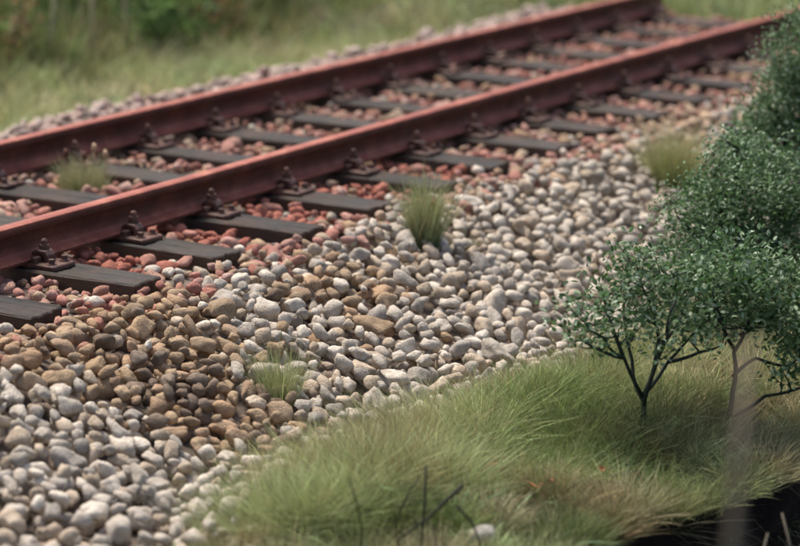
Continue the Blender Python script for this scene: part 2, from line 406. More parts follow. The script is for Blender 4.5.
GX0, GY0, CELL = -3.5, -2.4, .0125
nx, ny = int(6.35/CELL), int(15.65/CELL)
gx = GX0+(np.arange(nx)+.5)*CELL; gy = GY0+(np.arange(ny)+.5)*CELL
H = bed(*np.meshgrid(gx, gy)).T.copy()                       # H[ix, iy]
B = H.copy()
for n in range(-7, 16):                                     # the sleepers stand in the way
    y = Y0+n*SP
    if n > 14: continue
    ix = (gx > -G-OV-.005) & (gx < OV+.005); iy = (gy > y-SW-.004) & (gy < y+SW+.004)
    H[np.ix_(ix, iy)] = 5.
HS = H.copy()
def stone_colour(x, y, r):
    n1 = float(vnoise(x*2.1+3, y*2.1+8)); n2 = float(vnoise(x*4.5+13, y*4.5+2))
    pale = np.array([.60, .535, .455]); grey = np.array([.41, .37, .325]); beige = np.array([.55, .45, .345])
    tan = np.array([.41, .28, .165]); dark = np.array([.17, .115, .08]); pink = np.array([.47, .20, .16]); red = np.array([.40, .15, .11]); ora = np.array([.44, .28, .165])
    c = pale*r.uniform(.82, 1.18)
    u = r.random()
    if u < .17: c = grey*r.uniform(.8, 1.15)
    elif u < (.45 if (y < 5.5 and 1. < x < 2.1) else .33): c = beige*r.uniform(.8, 1.1)
    # powdered brown stain running down the shoulder
    hw_ = max(.26, .80-.5*(x-1.05)); e_ = abs(y-(1.36-.1*(x-1.1)))/hw_ + (n1-.5)*.5
    wgt = float(np.clip((1.25-e_)/.6, 0, 1)*np.clip((x-.55)/.25, 0, 1)*np.clip((2.3-x)/.2, 0, 1))*.95
    core = math.exp(-((x-1.6)/.3)**2-((y-1.2)/.3)**2)
    wgt = max(wgt, (.3+.5*n1)*math.exp(-((y-2.8)/.6)**2)*math.exp(-((x-1.3)/.35)**2))
    if r.random() < wgt:
        t = dark if r.random() < .10+.4*core else (tan if r.random() < .6 else ora)
        c = c*.18 + t*r.uniform(.75, 1.2)*.82
    # pinkish near the track, red under and beside the rails
    pk = np.clip((1.15-x)/.45, 0, 1) if x > -.75 else np.clip((x+2.75)/.6, 0, 1)
    if x > .5: pk *= .8
    pk *= .55+.9*n2
    if -1.5 < x < .45: pk = max(pk, .9)
    if r.random() < pk:
        t = pink if r.random() < .75 else ora
        k = r.uniform(.55, .95); c = c*(1-k)+t*r.uniform(.75, 1.15)*k
    if -.1 < x < .62 and 2.2 < y < 6.2 and r.random() < .75*(.5+n2)*np.clip((.75-x)/.3, 0, 1):
        c = red*r.uniform(.8, 1.3)
    if -1.5 < x < 0 and r.random() < .25: c = c*.4 + red*.6
    if x < -2.2: c = c*.3 + np.array([.64, .49, .43])*.7*r.uniform(.85, 1.15)
    # an orange patch up the line
    if math.exp(-((x-.85)/.35)**2-((y-8.0)/.9)**2) > r.uniform(.15, 1.1): c = (ora*.7+pale*.3)*r.uniform(.9, 1.25)
    return np.clip(c*r.uniform(.9, 1.1), .02, .8)

stones = []
r = random.Random(5)
def try_at(x, y, a, b, c, yaw, sink=.30):
    e = max(a, b); i0 = int((x-e-GX0)/CELL); i1 = int((x+e-GX0)/CELL)+1; j0 = int((y-e-GY0)/CELL); j1 = int((y+e-GY0)/CELL)+1
    if i0 < 0 or j0 < 0 or i1 >= nx or j1 >= ny: return None
    dx = (gx[i0:i1]-x)[:, None]; dy = (gy[j0:j1]-y)[None]
    cs, sn = math.cos(yaw), math.sin(yaw)
    q = ((dx*cs+dy*sn)/a)**2 + ((-dx*sn+dy*cs)/b)**2
    m = q < 1
    if not m.any(): return None
    t = np.sqrt(np.clip(1-q, 0, 1))*c
    zc = (np.where(m, H[i0:i1, j0:j1]+t, -9)).max() - sink*c
    return zc, (i0, i1, j0, j1, m, t)
def deposit(N, xr, yr, smin, smax, cands, zlim):
    for _ in range(N):
        s = r.uniform(smin, smax)*(1.3 if r.random() < .10 else .92)
        a = s*r.uniform(.95, 1.45); b = s*r.uniform(.75, 1.0); c = s*r.uniform(.58, .9); yaw = r.uniform(0, math.pi)
        best = None
        for _k in range(cands):
            x = r.uniform(*xr); y = r.uniform(*yr)
            o = try_at(x, y, a, b, c, yaw)
            if o is None: continue
            hb = float(B[int((x-GX0)/CELL), int((y-GY0)/CELL)])
            rel = o[0]-hb
            if rel > zlim: continue
            top = o[0]+c
            if min(abs(x), abs(x+G)) < .07+.6*a and top > .018: continue
            if -G-OV-.1 < x < OV and top > .014: continue
            if OV <= x < 1.0 and top > .008-(x-OV)*.1: continue
            if best is None or rel < best[0]: best = (rel, x, y, o)
        if best is None: continue
        rel, x, y, (zc, (i0, i1, j0, j1, m, t)) = best
        sub = H[i0:i1, j0:j1]; np.maximum(sub, np.where(m, zc+t, -9), out=sub)
        stones.append([x, y, zc, a, b, c, yaw, r.randrange(NV)])
# cribs and shoulders: big stones first, then fillers in what is still open
yA, yB = -2.3, 13.1
deposit(1900, (-2.3, .85), (yA, yB), .042, .060, 4, .10)
deposit(3300, (.75, 2.85), (yA, 9.6), .037, .062, 3, .12)
deposit(1500, (-3.45, -2.2), (yA, yB), .032, .048, 3, .10)
deposit(420, (.75, 2.6), (9.6, yB), .042, .06, 3, .12)
deposit(3600, (-2.3, .85), (yA, yB), .022, .040, 6, .12)
deposit(3300, (.75, 2.85), (yA, 9.6), .026, .050, 6, .14)
deposit(300, (-3.45, -2.2), (yA, yB), .030, .05, 4, .14)

def stone_matrix(st, rr):
    x, y, z, a, b, c, yaw, k = st
    e = .06
    sx = float(bed(x+e, y)-bed(x-e, y))/(2*e)
    m = Matrix.Rotation(-math.atan(sx)*-1 if False else -math.atan(-sx)*-1, 4, 'Y')
    m = Matrix.Rotation(-math.atan(sx), 4, 'Y')
    t = Matrix.Rotation(rr.gauss(0, .2), 4, 'X') @ Matrix.Rotation(rr.gauss(0, .2), 4, 'Y')
    return Matrix.Translation((x, y, z)) @ t @ m @ Matrix.Rotation(yaw, 4, 'Z') @ Matrix.Diagonal((a*1.06, b*1.06, c*1.1, 1))
info = []
rs = random.Random(77)
for st in stones:
    M = stone_matrix(st, rs); col = stone_colour(st[0], st[1], rs)
    px, py, dz = project(st[:3])
    vis = -5 < px < 805 and -5 < py < 551
    top = float(H[int((st[0]-GX0)/CELL), int((st[1]-GY0)/CELL)])
    exposed = st[2]+st[5] >= top-.012
    size = FPX/dz*st[3]
    ingrass = (st[0] > 2.35)
    ok = vis and exposed and not ingrass and px < 690
    info.append((size if ok else 0, M, col, st[7], dz, vis))
order = sorted(range(len(info)), key=lambda i: -info[i][0])
single = set(order[:300])
S_MESH = []
for i, (v, f) in enumerate(U_TOP):
    S_MESH.append(mesh_np('stone', v, f, np.full(len(f), 3)))
    S_MESH[-1].materials.append(M_STONE_O)
vv, ff, cc, off = [], [], [], 0
for i, (size, M, col, k, dz, vis) in enumerate(info):
    if i in single:
        o = bpy.data.objects.new('stone', S_MESH[k]); COL.objects.link(o); o.parent = ballast; o.matrix_basis = M; o.color = (*col, 1)
    else:
        v, f = (U_HI if (vis and dz < 15.5) else U_LO)[k]
        Mn = np.array(M); vv.append(v @ Mn[:3, :3].T + Mn[:3, 3]); ff.append(f+off); off += len(v); cc.append(np.tile(col, (len(v), 1)))
ff = np.concatenate(ff)
so_ = obj('ballast_stones', mesh_np('ballast_stones', np.concatenate(vv), ff, np.full(len(ff), 3), np.concatenate(cc)), M_STONE_A, ballast)
so_['kind'] = 'stuff'
print('stones', len(stones), 'mass tris', len(ff))

# ------------------------------------------------------------------ grass
def blades(name, roots, dirs, lens, wid, bend, c0, c1, segs=3):
    n = len(roots); rg = rng
    d = dirs/np.linalg.norm(dirs, axis=1)[:, None]
    rv = rg.normal(size=(n, 3)); side = np.cross(d, rv); side /= np.linalg.norm(side, axis=1)[:, None]+1e-9
    hor = d*.35; hor[:, 2] = 0; hor += rg.normal(size=(n, 3))*.6*np.array([1, 1, 0]); hor /= np.linalg.norm(hor, axis=1)[:, None]+1e-6
    V = np.zeros((n, 2*segs+1, 3)); C = np.zeros((n, 2*segs+1, 3))
    for k in range(segs+1):
        t = k/segs
        p = roots + d*(lens*t)[:, None] + (hor*np.array([1, 1, 0]) - np.array([0, 0, .45]))*(bend*lens*t*t)[:, None]
        wv = side*(wid*(1-.75*t)*.5)[:, None]
        c = c0*(1-t) + c1*t
        if k < segs: V[:, 2*k] = p-wv; V[:, 2*k+1] = p+wv; C[:, 2*k] = c; C[:, 2*k+1] = c
        else: V[:, 2*k] = p; C[:, 2*k] = c
    m = 2*segs+1; base = (np.arange(n)*m)[:, None]
    pat = []
    for k in range(segs-1): pat += [2*k, 2*k+1, 2*k+3, 2*k+2]
    pat += [2*segs-2, 2*segs-1, 2*segs]
    idx = (base+np.array(pat)[None]).ravel(); sizes = np.tile([4]*(segs-1)+[3], n)
    return mesh_np(name, V.reshape(-1, 3), idx, sizes, C.reshape(-1, 3))

OLIVE, STRAW, GGREEN, DEEP, MOSS = (np.array(c) for c in ((.185, .215, .070), (.50, .44, .26), (.27, .32, .15), (.045, .065, .020), (.13, .21, .05)))
def clump_field(cx, cy, per, rad, ln, lean, wid, zf, palette, pw, tipmix=.45, rootmix=.55, jit=.42, bmax=.4, patch=None, gain=1.2):
    n = len(cx); tot = int(n*per); ci = rng.integers(0, n, tot)
    lean_c = rng.normal(size=(n, 2))*lean*.5; len_c = rng.uniform(.6, 1.3, n)
    pal = np.array(palette); pick = rng.choice(len(pal), n, p=pw); colc = pal[pick]*rng.uniform(.8, 1.2, (n, 1))
    if patch is not None:                                   # tan and green drifts through the meadow
        f_ = np.clip((vnoise(cx*1.9+31, cy*1.9+17)-.38)/.3, 0, 1)[:, None]
        colc = colc*.45 + .55*(MOSS*1.15*(1-f_) + patch*f_)
    ang = rng.uniform(0, 2*math.pi, tot); rr = rad*np.sqrt(rng.random(tot))
    ox, oy = np.cos(ang)*rr, np.sin(ang)*rr
    x = cx[ci]+ox; y = cy[ci]+oy
    roots = np.stack([x, y, zf(x, y)-.012], 1)
    dirs = np.stack([ox/rad*lean+lean_c[ci, 0]+rng.normal(size=tot)*jit, oy/rad*lean+lean_c[ci, 1]+rng.normal(size=tot)*jit, np.ones(tot)], 1)
    lens = rng.uniform(*ln, tot)*len_c[ci]*np.where(rng.random(tot) < .25, .55, 1); w_ = rng.uniform(*wid, tot); bend = rng.uniform(.0, bmax, tot)
    c = colc[ci]*np.exp(rng.normal(size=(tot, 1))*.36)*rng.uniform(.9, 1.1, (tot, 3))
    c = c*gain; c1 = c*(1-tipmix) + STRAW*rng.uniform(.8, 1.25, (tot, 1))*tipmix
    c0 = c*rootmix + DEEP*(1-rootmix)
    return roots, dirs, lens, w_, bend, c0, c1

def tussocks(cx, cy, per, rad, ln, wid, palette, pw):
    """domes of fibres that radiate from one root, brown at the heart and pale at the tips"""
    n = len(cx); sz = rng.uniform(.7, 1.3, n); ci = np.repeat(np.arange(n), (per*sz).astype(int)); tot = len(ci)
    pal = np.array(palette); colc = pal[rng.choice(len(pal), n, p=pw)]*rng.uniform(.8, 1.25, (n, 1)); lc = rng.normal(size=(n, 2))*.22
    f = rng.random(tot)**.6; ang = rng.uniform(0, 2*math.pi, tot); R_ = rad*sz[ci]
    x = cx[ci]+np.cos(ang)*f*R_*.75; y = cy[ci]+np.sin(ang)*f*R_*.75
    roots = np.stack([x, y, land(x, y)-.012], 1)
    ld = 1.05*f
    dirs = np.stack([np.cos(ang)*ld+lc[ci, 0]+rng.normal(size=tot)*.3, np.sin(ang)*ld+lc[ci, 1]+rng.normal(size=tot)*.3, np.ones(tot)], 1)
    lens = rng.uniform(*ln, tot)*(sz[ci]**.7)*np.where(rng.random(tot) < .3, .6, 1)
    c = colc[ci]*np.exp(rng.normal(size=(tot, 1))*.45)*rng.uniform(.88, 1.12, (tot, 3))
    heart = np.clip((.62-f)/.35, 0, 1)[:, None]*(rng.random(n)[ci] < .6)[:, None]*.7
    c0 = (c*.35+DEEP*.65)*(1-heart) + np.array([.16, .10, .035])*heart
    c1 = c*.72 + STRAW*1.05*.28*np.exp(rng.normal(size=(tot, 1))*.35)
    return roots, dirs, lens, rng.uniform(*wid, tot), rng.uniform(0, .55, tot), c0, c1
def cat(*fs): return [np.concatenate(z) for z in zip(*fs)]
def left_edge(y): return 2.47 + (vnoise(np.asarray(y)*1.7+2, 4.4)-.5)*.35 + (vnoise(np.asarray(y)*6+2, 9.4)-.5)*.28 + np.clip((.75-np.asarray(y))*.3, 0, .4)
# near meadow between the stones and the drop
def scatter(n, x0, x1, y0, y1, f):
    x = rng.uniform(x0, x1, n); y = rng.uniform(y0, y1, n); m = f(x, y); return x[m], y[m]
near = lambda x, y: (x > left_edge(y)) & (x < edge_x(y)+.02)
PALN = [OLIVE, STRAW*.8, GGREEN, DEEP*1.2, MOSS]
TAN = STRAW*.72
def spaced(n, x0, x1, y0, y1, f, dmin):
    X, Y = scatter(n, x0, x1, y0, y1, f); keep = []
    for a, b in zip(X, Y):
        if all((a-c)**2+(b-d)**2 > dmin*dmin for c, d in keep): keep.append((a, b))
    k = np.array(keep); return k[:, 0], k[:, 1]
cx, cy = scatter(1300, 2.2, 4.0, -1.6, 3.9, near)             # short dark undergrowth
A = clump_field(cx, cy, 30, .10, (.05, .13), .6, (.003, .005), land, [OLIVE*.8, DEEP*1.6, MOSS*.8, STRAW*.35], [.3, .25, .3, .15], .15, jit=.6, gain=1.)
cx, cy = scatter(800, 2.2, 4.0, 3.9, 9.5, near)
A2 = clump_field(cx, cy, 45, .10, (.14, .26), .6, (.004, .007), land, PALN, [.27, .2, .28, .08, .17], patch=TAN)
cx, cy = spaced(3500, 2.2, 4.0, -1.4, 4.2, near, .215)         # tussocks of upright fibres, each its own tint
FRESH = np.array([.19, .27, .075])
TP, TW = [OLIVE*1.5, STRAW*1.1, GGREEN*1.7, FRESH*1.25, np.array([.30, .21, .10]), MOSS*.8], [.16, .22, .27, .15, .12, .08]
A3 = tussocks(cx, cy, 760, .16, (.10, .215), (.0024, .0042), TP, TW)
cx, cy = spaced(400, 2.75, 3.45, 1.3, 2.9, near, .2)           # the fresh green patch in front of the small bush
A5 = tussocks(cx, cy, 560, .15, (.15, .28), (.0026, .0042), [FRESH*1.15, MOSS*1.4, OLIVE], [.5, .35, .15])
cx, cy = scatter(150, 2.6, 3.7, .6, 3.0, near)                # a few long sea green strands
A6 = clump_field(cx, cy, 2, .06, (.16, .28), .9, (.004, .006), land, [np.array([.14, .27, .14])], [1], .15, .9, .5, .8)
fy = rng.uniform(-1.5, 8, 520); fx = edge_x(fy)-rng.uniform(-.005, .07, 520)      # fringe on the rim
A4 = clump_field(fx, fy, 55, .06, (.08, .17), .55, (.0026, .0044), land, [OLIVE, GGREEN, DEEP*1.6], [.4, .35, .25], .4, .5, .42, .7)
# high pale tussocks standing against the stones
tx, ty = [], []
for (px, py) in [(285, 520), (315, 500), (345, 488), (372, 500), (395, 478), (425, 482), (455, 470), (330, 540), (390, 535), (440, 520), (300, 545), (480, 455), (360, 520), (500, 440), (415, 505), (270, 548), (300, 490), (318, 478), (340, 470), (362, 466), (385, 462), (410, 458), (435, 452), (290, 505), (350, 500)]:
    p_ = hit_z(px, py, -.50)
    for k_ in range(2): tx.append(p_[0]+rng.normal()*.05); ty.append(p_[1]+rng.normal()*.09)
A7 = tussocks(np.array(tx), np.array(ty), 560, .15, (.20, .37), (.0022, .0038), [GGREEN*1.8, OLIVE*1.7, STRAW*1.05, np.array([.32, .23, .11])], [.45, .15, .28, .12])
cx, cy = scatter(420, 2.4, 3.9, -1.2, 3.6, near)              # dead bent straws
A8 = clump_field(cx, cy, 3, .08, (.14, .30), .8, (.003, .005), land, [STRAW*.9, STRAW*.6], [.6, .4], .5, .9, .6, .9)
by = rng.uniform(-1, 5, 260); bt = rng.uniform(.05, .8, 260)        # thin roots and blades on the bank face
bx = edge_x(by)+.22*bt**1.5; zb_ = -.5*(1-bt)+bt*(-1.6)
n_ = 260*9; bi = np.repeat(np.arange(260), 9)
A9 = (np.stack([bx[bi]-.02+rng.normal(size=n_)*.02, by[bi]+rng.normal(size=n_)*.04, zb_[bi]], 1), np.stack([rng.uniform(.3, 1.2, n_), rng.normal(size=n_)*.5, rng.uniform(-.6, .9, n_)], 1),
      rng.uniform(.06, .22, n_), rng.uniform(.003, .005, n_), rng.uniform(.2, .9, n_), np.tile(OLIVE*.5, (n_, 1)), np.tile(STRAW*.45, (n_, 1))*rng.uniform(.5, 1.3, (n_, 1)))
cx, cy = scatter(260, 2.1, 2.6, .6, 5, lambda x, y: (x < left_edge(y)+.05) & (x > left_edge(y)-.28))     # wisps that spill over the lowest stones
A10 = clump_field(cx, cy, 28, .05, (.10, .22), .7, (.0022, .004), lambda x, y: np.maximum(land(x, y), bed(x, y)+.02), [GGREEN*1.3, STRAW*.8, OLIVE*1.3], [.4, .35, .25], .4, .7, .5, .6)
A4 = cat(A4, A6, A7, A8, A9, A10)
A = cat(A, A5)
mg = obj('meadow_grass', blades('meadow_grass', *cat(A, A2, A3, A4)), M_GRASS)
tag(mg, 'fine olive and straw coloured grass growing under the bushes', 'grass', kind='stuff')

# far meadow behind the track and past its end
far = lambda x, y: (x < -3.15+(vnoise(y*1.3, 2.2)-.5)*.5)
cx, cy = scatter(1500, -7.0, -2.9, 1.5, 17, far)
F1 = clump_field(cx, cy, 34, .15, (.16, .32), .6, (.008, .014), land, [GGREEN*1.4, OLIVE*1.6, STRAW*1.05], [.42, .25, .33], .45, .9)
cx, cy = scatter(900, -9, -4.9, 4, 22, lambda x, y: x < -5.1+(vnoise(y, 5.5)-.5)*.7)
F2 = clump_field(cx, cy, 26, .2, (.35, .75), .4, (.012, .02), land, [MOSS*1.0, DEEP*1.6, OLIVE*1.2, np.array([.2, .13, .06]), STRAW*.6], [.26, .26, .2, .16, .12], .12, .8)
cx, cy = scatter(650, -4.5, 2.5, 13.2, 19, lambda x, y: y > 13.15)
F3 = clump_field(cx, cy, 34, .16, (.22, .5), .5, (.008, .015), land, [OLIVE*1.2, STRAW*.8, MOSS*1.3, GGREEN*1.2], [.35, .2, .2, .25], .3, .8)
cx, cy = scatter(500, -8, 4, 19, 28, lambda x, y: y > 0)
F4 = clump_field(cx, cy, 30, .25, (.25, .5), .5, (.014, .022), land, [MOSS, DEEP*1.2, OLIVE], [.4, .35, .25], .15)
fg = obj('meadow_grass', blades('meadow_grass', *cat(F1, F2, F3, F4), segs=2), M_GRASS)
tag(fg, 'blurred pale green meadow grass behind the far rail', 'grass', kind='stuff')

def top_at(x, y):
    return float(H[int((x-GX0)/CELL), int((y-GY0)/CELL)])
def tuft(x, y, z, n, rad, ln, cols, label, sub=None, segs=3, wid=(.003, .005), lean=.26, jit=.18):
    t = empty('grass_tuft', (x, y, z)); tag(t, label, 'grass tuft')
    cx = np.array([0., rad*.4, -rad*.35]); cy = np.array([0., -rad*.3, rad*.4])
    Bd = clump_field(cx, cy, n/2.2, rad, ln, lean, wid, lambda a, b: np.full(np.shape(a), -.03), cols, np.ones(len(cols))/len(cols), .5, .6, jit, .4, None, 1.6)
    obj('blades', blades('blades', *Bd, segs=segs), M_GRASS, t)['kind'] = 'stuff'
    if sub:
        for (dx, dy, h, colr) in sub:
            bm = bmesh.new(); bmesh.ops.create_icosphere(bm, subdivisions=2, radius=.016); bmesh.ops.scale(bm, vec=(1, 1, 1.5), verts=bm.verts)
            for v_ in bm.verts: v_.co *= 1+.25*math.sin(v_.co.x*300+v_.co.z*200)
            bm.transform(Matrix.Translation((dx, dy, h)))
            hexcyl(bm, .003, -.02, h, dx, dy, 5)
            obj('seed_head', bm_mesh('seed_head', bm, True), colr, t)
    return t
M_SEED = mat_simple('seed_pale', [(.3, (.45, .28, .17)), (.7, (.62, .45, .30))], 60)
M_SEEDD = mat_simple('seed_brown', [(.3, (.08, .03, .025)), (.7, (.18, .08, .05))], 60)
P = hit_z(83, 190, -.06)
tuft(P[0], P[1], -.06, 900, .11, (.17, .31), [OLIVE, STRAW*.8, GGREEN*.85, STRAW*.6], 'pale green grass tuft with seed heads growing between the two rails',
     [(.10, .09, .21, M_SEED), (.05, .05, .25, M_SEED), (-.08, -.05, .22, M_SEEDD), (0., .02, .2, M_SEEDD)])
P = hit_z(424, 250, -.14)
tuft(P[0], P[1], top_at(P[0], P[1])-.035, 800, .065, (.28, .46), [OLIVE, STRAW*.6, GGREEN], 'small upright green grass tuft alone on the stone shoulder',
     [(.04, .03, .2, M_DEAD)], lean=.14, jit=.13)
tuft(P[0]+.07, P[1]+.22, top_at(P[0]+.07, P[1]+.22)-.06, 260, .07, (.13, .22), [OLIVE, STRAW*.8, MOSS], 'low sparse straw coloured grass tuft behind the upright green tuft')
P = hit_z(672, 186, -.2)
tuft(P[0], P[1], top_at(P[0], P[1])-.04, 800, .13, (.24, .40), [OLIVE*1.1, STRAW*.9, STRAW*.75], 'straw yellow grass tuft on the stones next to the dense bush', wid=(.0035, .006))
P = hit_z(278, 420, -.42)
tuft(P[0], P[1], top_at(P[0], P[1])-.05, 500, .08, (.2, .34), [GGREEN, OLIVE, STRAW*.8], 'wispy grey green grass tuft at the foot of the brown stained stones', wid=(.002, .0035))

# ------------------------------------------------------------------ bushes
def tube(bm, pts, radii, seg=6):
    rings = []
    pts = [Vector(p) for p in pts]
    for i, p in enumerate(pts):
        d = (pts[min(i+1, len(pts)-1)]-pts[max(i-1, 0)]).normalized()
        a = d.orthogonal().normalized(); b = d.cross(a)
        if rings:                                           # keep the rings from twisting
            pa = rings[-1][1]; a = (pa-d*pa.dot(d)).normalized(); b = d.cross(a)
        rings.append(([bm.verts.new(p+(a*math.cos(6.2832*k/seg)+b*math.sin(6.2832*k/seg))*radii[i]) for k in range(seg)], a))
    for i in range(len(rings)-1):
        A_, B_ = rings[i][0], rings[i+1][0]
        for k in range(seg): bm.faces.new((A_[k], A_[(k+1) % seg], B_[(k+1) % seg], B_[k]))
    bm.faces.new(rings[0][0][::-1]); bm.faces.new(rings[-1][0])
def wiggle(p, q, n, amp, rr):
    p, q = Vector(p), Vector(q); out = []
    L = (q-p).length; o1 = Vector((rr.gauss(0, 1), rr.gauss(0, 1), rr.gauss(0, .6)))*amp*L
    for i in range(n+1):
        t = i/n; out.append(p.lerp(q, t)+o1*math.sin(t*math.pi)+Vector((0, 0, -.12*L*math.sin(t*math.pi)))*.3)
    return out
def leaves_mesh(name, C, size, cols):
    n = len(C)
    ax = rng.normal(size=(n, 3)); ax[:, 2] = np.abs(ax[:, 2])*.6+.1; ax /= np.linalg.norm(ax, axis=1)[:, None]
    nv = rng.normal(size=(n, 3)); nv[:, 2] += .9
    sd_ = np.cross(ax, nv); sd_ /= np.linalg.norm(sd_, axis=1)[:, None]+1e-9; up = np.cross(sd_, ax)
    L = (rng.uniform(*size, n))[:, None]; W = L*rng.uniform(.38, .62, (n, 1)); fold = L*rng.uniform(.02, .2, (n, 1)); curl = L*rng.uniform(-.15, .2, (n, 1))
    V = np.stack([C, C+ax*L*.4+sd_*W*.5+up*fold, C+ax*L*.75+sd_*W*.38+up*(fold+curl*.5), C+ax*L+up*curl, C+ax*L*.75-sd_*W*.38+up*(fold+curl*.5), C+ax*L*.4-sd_*W*.5+up*fold, C+ax*L*.5], 1)
    pat = np.array([[0, 1, 6], [1, 2, 6], [2, 3, 6], [3, 4, 6], [4, 5, 6], [5, 0, 6]])
    idx = ((np.arange(n)*7)[:, None, None]+pat[None]).reshape(-1)
    return mesh_np(name, V.reshape(-1, 3), idx, np.full(n*6, 3), np.repeat(cols, 7, 0), smooth=False)
LG = np.array([[.066, .132, .046], [.116, .205, .085], [.21, .31, .17], [.42, .53, .38], [.09, .16, .046]])
def bush(name, base, limbs, blobs, ntw, per, label, size=(.021, .041), r0=.022, seed=1, spread=.045):
    rr = random.Random(seed); root = empty(name, base); tag(root, label, 'bush', 'dark green bushes in the grass')
    b0 = Vector(base)
    bm = bmesh.new(); nodes = []
    for li, pts in enumerate(limbs):
        P_ = [Vector(p)-b0 for p in pts]
        fine = []
        for i in range(len(P_)-1):
            sg = wiggle(P_[i], P_[i+1], 3, .05, rr); fine += sg[:-1]
        fine.append(P_[-1])
        k = len(fine); rad0 = r0*(1 if li == 0 else .62)
        rad = [rad0*(1-.78*i/(k-1))+.0025 for i in range(k)]
        tube(bm, fine, rad, 7); nodes += [(p, rad[i]) for i, p in enumerate(fine) if i > (2 if li == 0 else 0)]
    trunk = obj('trunk', bm_mesh('trunk', bm, True), M_BARK, root)
    bm = bmesh.new(); C = []
    tot = sum(b[1][0]*b[1][1]*b[1][2] for b in blobs)
    for (c, rad3) in blobs:
        cnt = int(ntw*rad3[0]*rad3[1]*rad3[2]/tot)
        for _ in range(cnt):
            while True:
                d = Vector((rr.uniform(-1, 1), rr.uniform(-1, 1), rr.uniform(-1, 1)))
                if .25 < d.length < 1: break
            d *= 1+.18*math.sin(d.x*5+seed)*math.cos(d.y*4+d.z*3)
            tip = Vector(c)-b0+Vector((d.x*rad3[0], d.y*rad3[1], d.z*rad3[2]))
            near_ = min(nodes, key=lambda q: (q[0]-tip).length + max(0, q[0].z-tip.z)*.8)
            pts = wiggle(near_[0], tip, 4, .10, rr)
            rb = min(near_[1]*.6, .007)
            tube(bm, pts, [rb*(1-.75*i/4)+.0012 for i in range(5)], 4)
            if len(nodes) < 500: nodes.append((pts[3], rb*.6))
            npl = int(per*rr.uniform(.5, 1.5))
            for _k in range(npl):
                t = 1-abs(rr.gauss(0, .28)); t = max(.3, min(1, t)); p = pts[0].lerp(pts[-1], t) if t < .99 else pts[-1]
                q = pts[min(4, int(t*4))].lerp(pts[min(4, int(t*4)+1)], t*4-int(t*4))
                C.append(q+Vector((rr.gauss(0, spread), rr.gauss(0, spread), rr.gauss(0, spread*.8))))
    obj('branches', bm_mesh('branches', bm, True), M_BARK, root)['kind'] = 'stuff'
    C = np.array([c[:] for c in C])
    zmin = land(C[:, 0]+base[0], C[:, 1]+base[1])-base[2]+.04
    C = C[C[:, 2] > zmin]
    cl = LG[rng.choice(5, len(C), p=[.22, .28, .27, .11, .12])]*rng.uniform(.7, 1.3, (len(C), 1))
    lv = obj('leaves', leaves_mesh('leaves', C, size, cl), M_LEAF, root); lv['kind'] = 'stuff'
    return len(C)

def base_at(px, py):
    z = -.47
    for _ in range(6):
        p = hit_z(px, py, z); z = float(land(p[0], p[1]))
    return p
def blob(px, py, depth, rpx, rpy, rd):                      # ellipsoid by its outline in the photograph and its depth
    c = at(px, py, depth); s = depth/FPX
    return (tuple(c), (rpx*s, rd, rpy*s))

cnt = 0
b1 = base_at(641, 434); d1 = project(b1)[2]
limbs = [[b1, at(644, 395, d1), at(657, 352, d1+.05), at(652, 310, d1+.1), at(641, 285, d1+.1)],
         [at(643, 397, d1), at(624, 358, d1-.1), at(604, 338, d1-.2), at(584, 322, d1-.25)],
         [at(645, 393, d1), at(668, 362, d1+.15), at(692, 335, d1+.2), at(718, 308, d1+.25)],
         [at(655, 360, d1+.05), at(680, 320, d1+.3), at(690, 285, d1+.35)],
         [at(623, 356, d1-.1), at(606, 310, d1-.05), at(600, 285, d1)],
         [at(644, 405, d1), at(654, 372, d1-.12), at(668, 335, d1-.2), at(676, 300, d1-.22)],
         [at(643, 400, d1), at(632, 360, d1+.12), at(624, 320, d1+.18), at(630, 280, d1+.2)],
         [at(624, 358, d1-.1), at(600, 350, d1-.25), at(582, 340, d1-.3)],
         [at(668, 362, d1+.15), at(700, 352, d1+.1), at(722, 345, d1+.05)]]
bl = [blob(602, 322, d1-.1, 46, 32, .25), blob(650, 285, d1+.05, 54, 38, .28), blob(700, 300, d1+.2, 52, 42, .28), blob(676, 335, d1-.1, 46, 24, .2), blob(636, 258, d1+.1, 34, 20, .2)]
cnt += bush('leafy_bush', tuple(b1), limbs, bl, 400, 8, 'small open dark green bush with forked bare stem beside the stones', seed=3, r0=.0115)

b2 = base_at(722, 432); d2 = project(b2)[2]
limbs = [[b2, at(733, 390, d2), at(734, 352, d2), at(752, 308, d2+.1), at(768, 285, d2+.15)],
         [at(727, 420, d2), at(765, 396, d2-.1), at(800, 388, d2-.15), at(832, 360, d2-.2)],
         [at(733, 376, d2), at(756, 358, d2+.15), at(790, 366, d2+.2), at(820, 330, d2+.2)],
         [at(735, 350, d2), at(722, 318, d2-.15), at(712, 290, d2-.2)],
         [at(740, 335, d2), at(790, 300, d2+.1), at(830, 270, d2+.1)]]
bl = [blob(745, 290, d2+.05, 52, 42, .28), blob(795, 300, d2, 50, 48, .3), blob(835, 330, d2-.1, 40, 50, .3), blob(728, 262, d2+.1, 40, 30, .25), blob(800, 352, d2-.05, 34, 30, .22)]
cnt += bush('leafy_bush', tuple(b2), limbs, bl, 470, 11, 'open dark green bush with low forking branches at the turf rim', seed=8, r0=.0115)

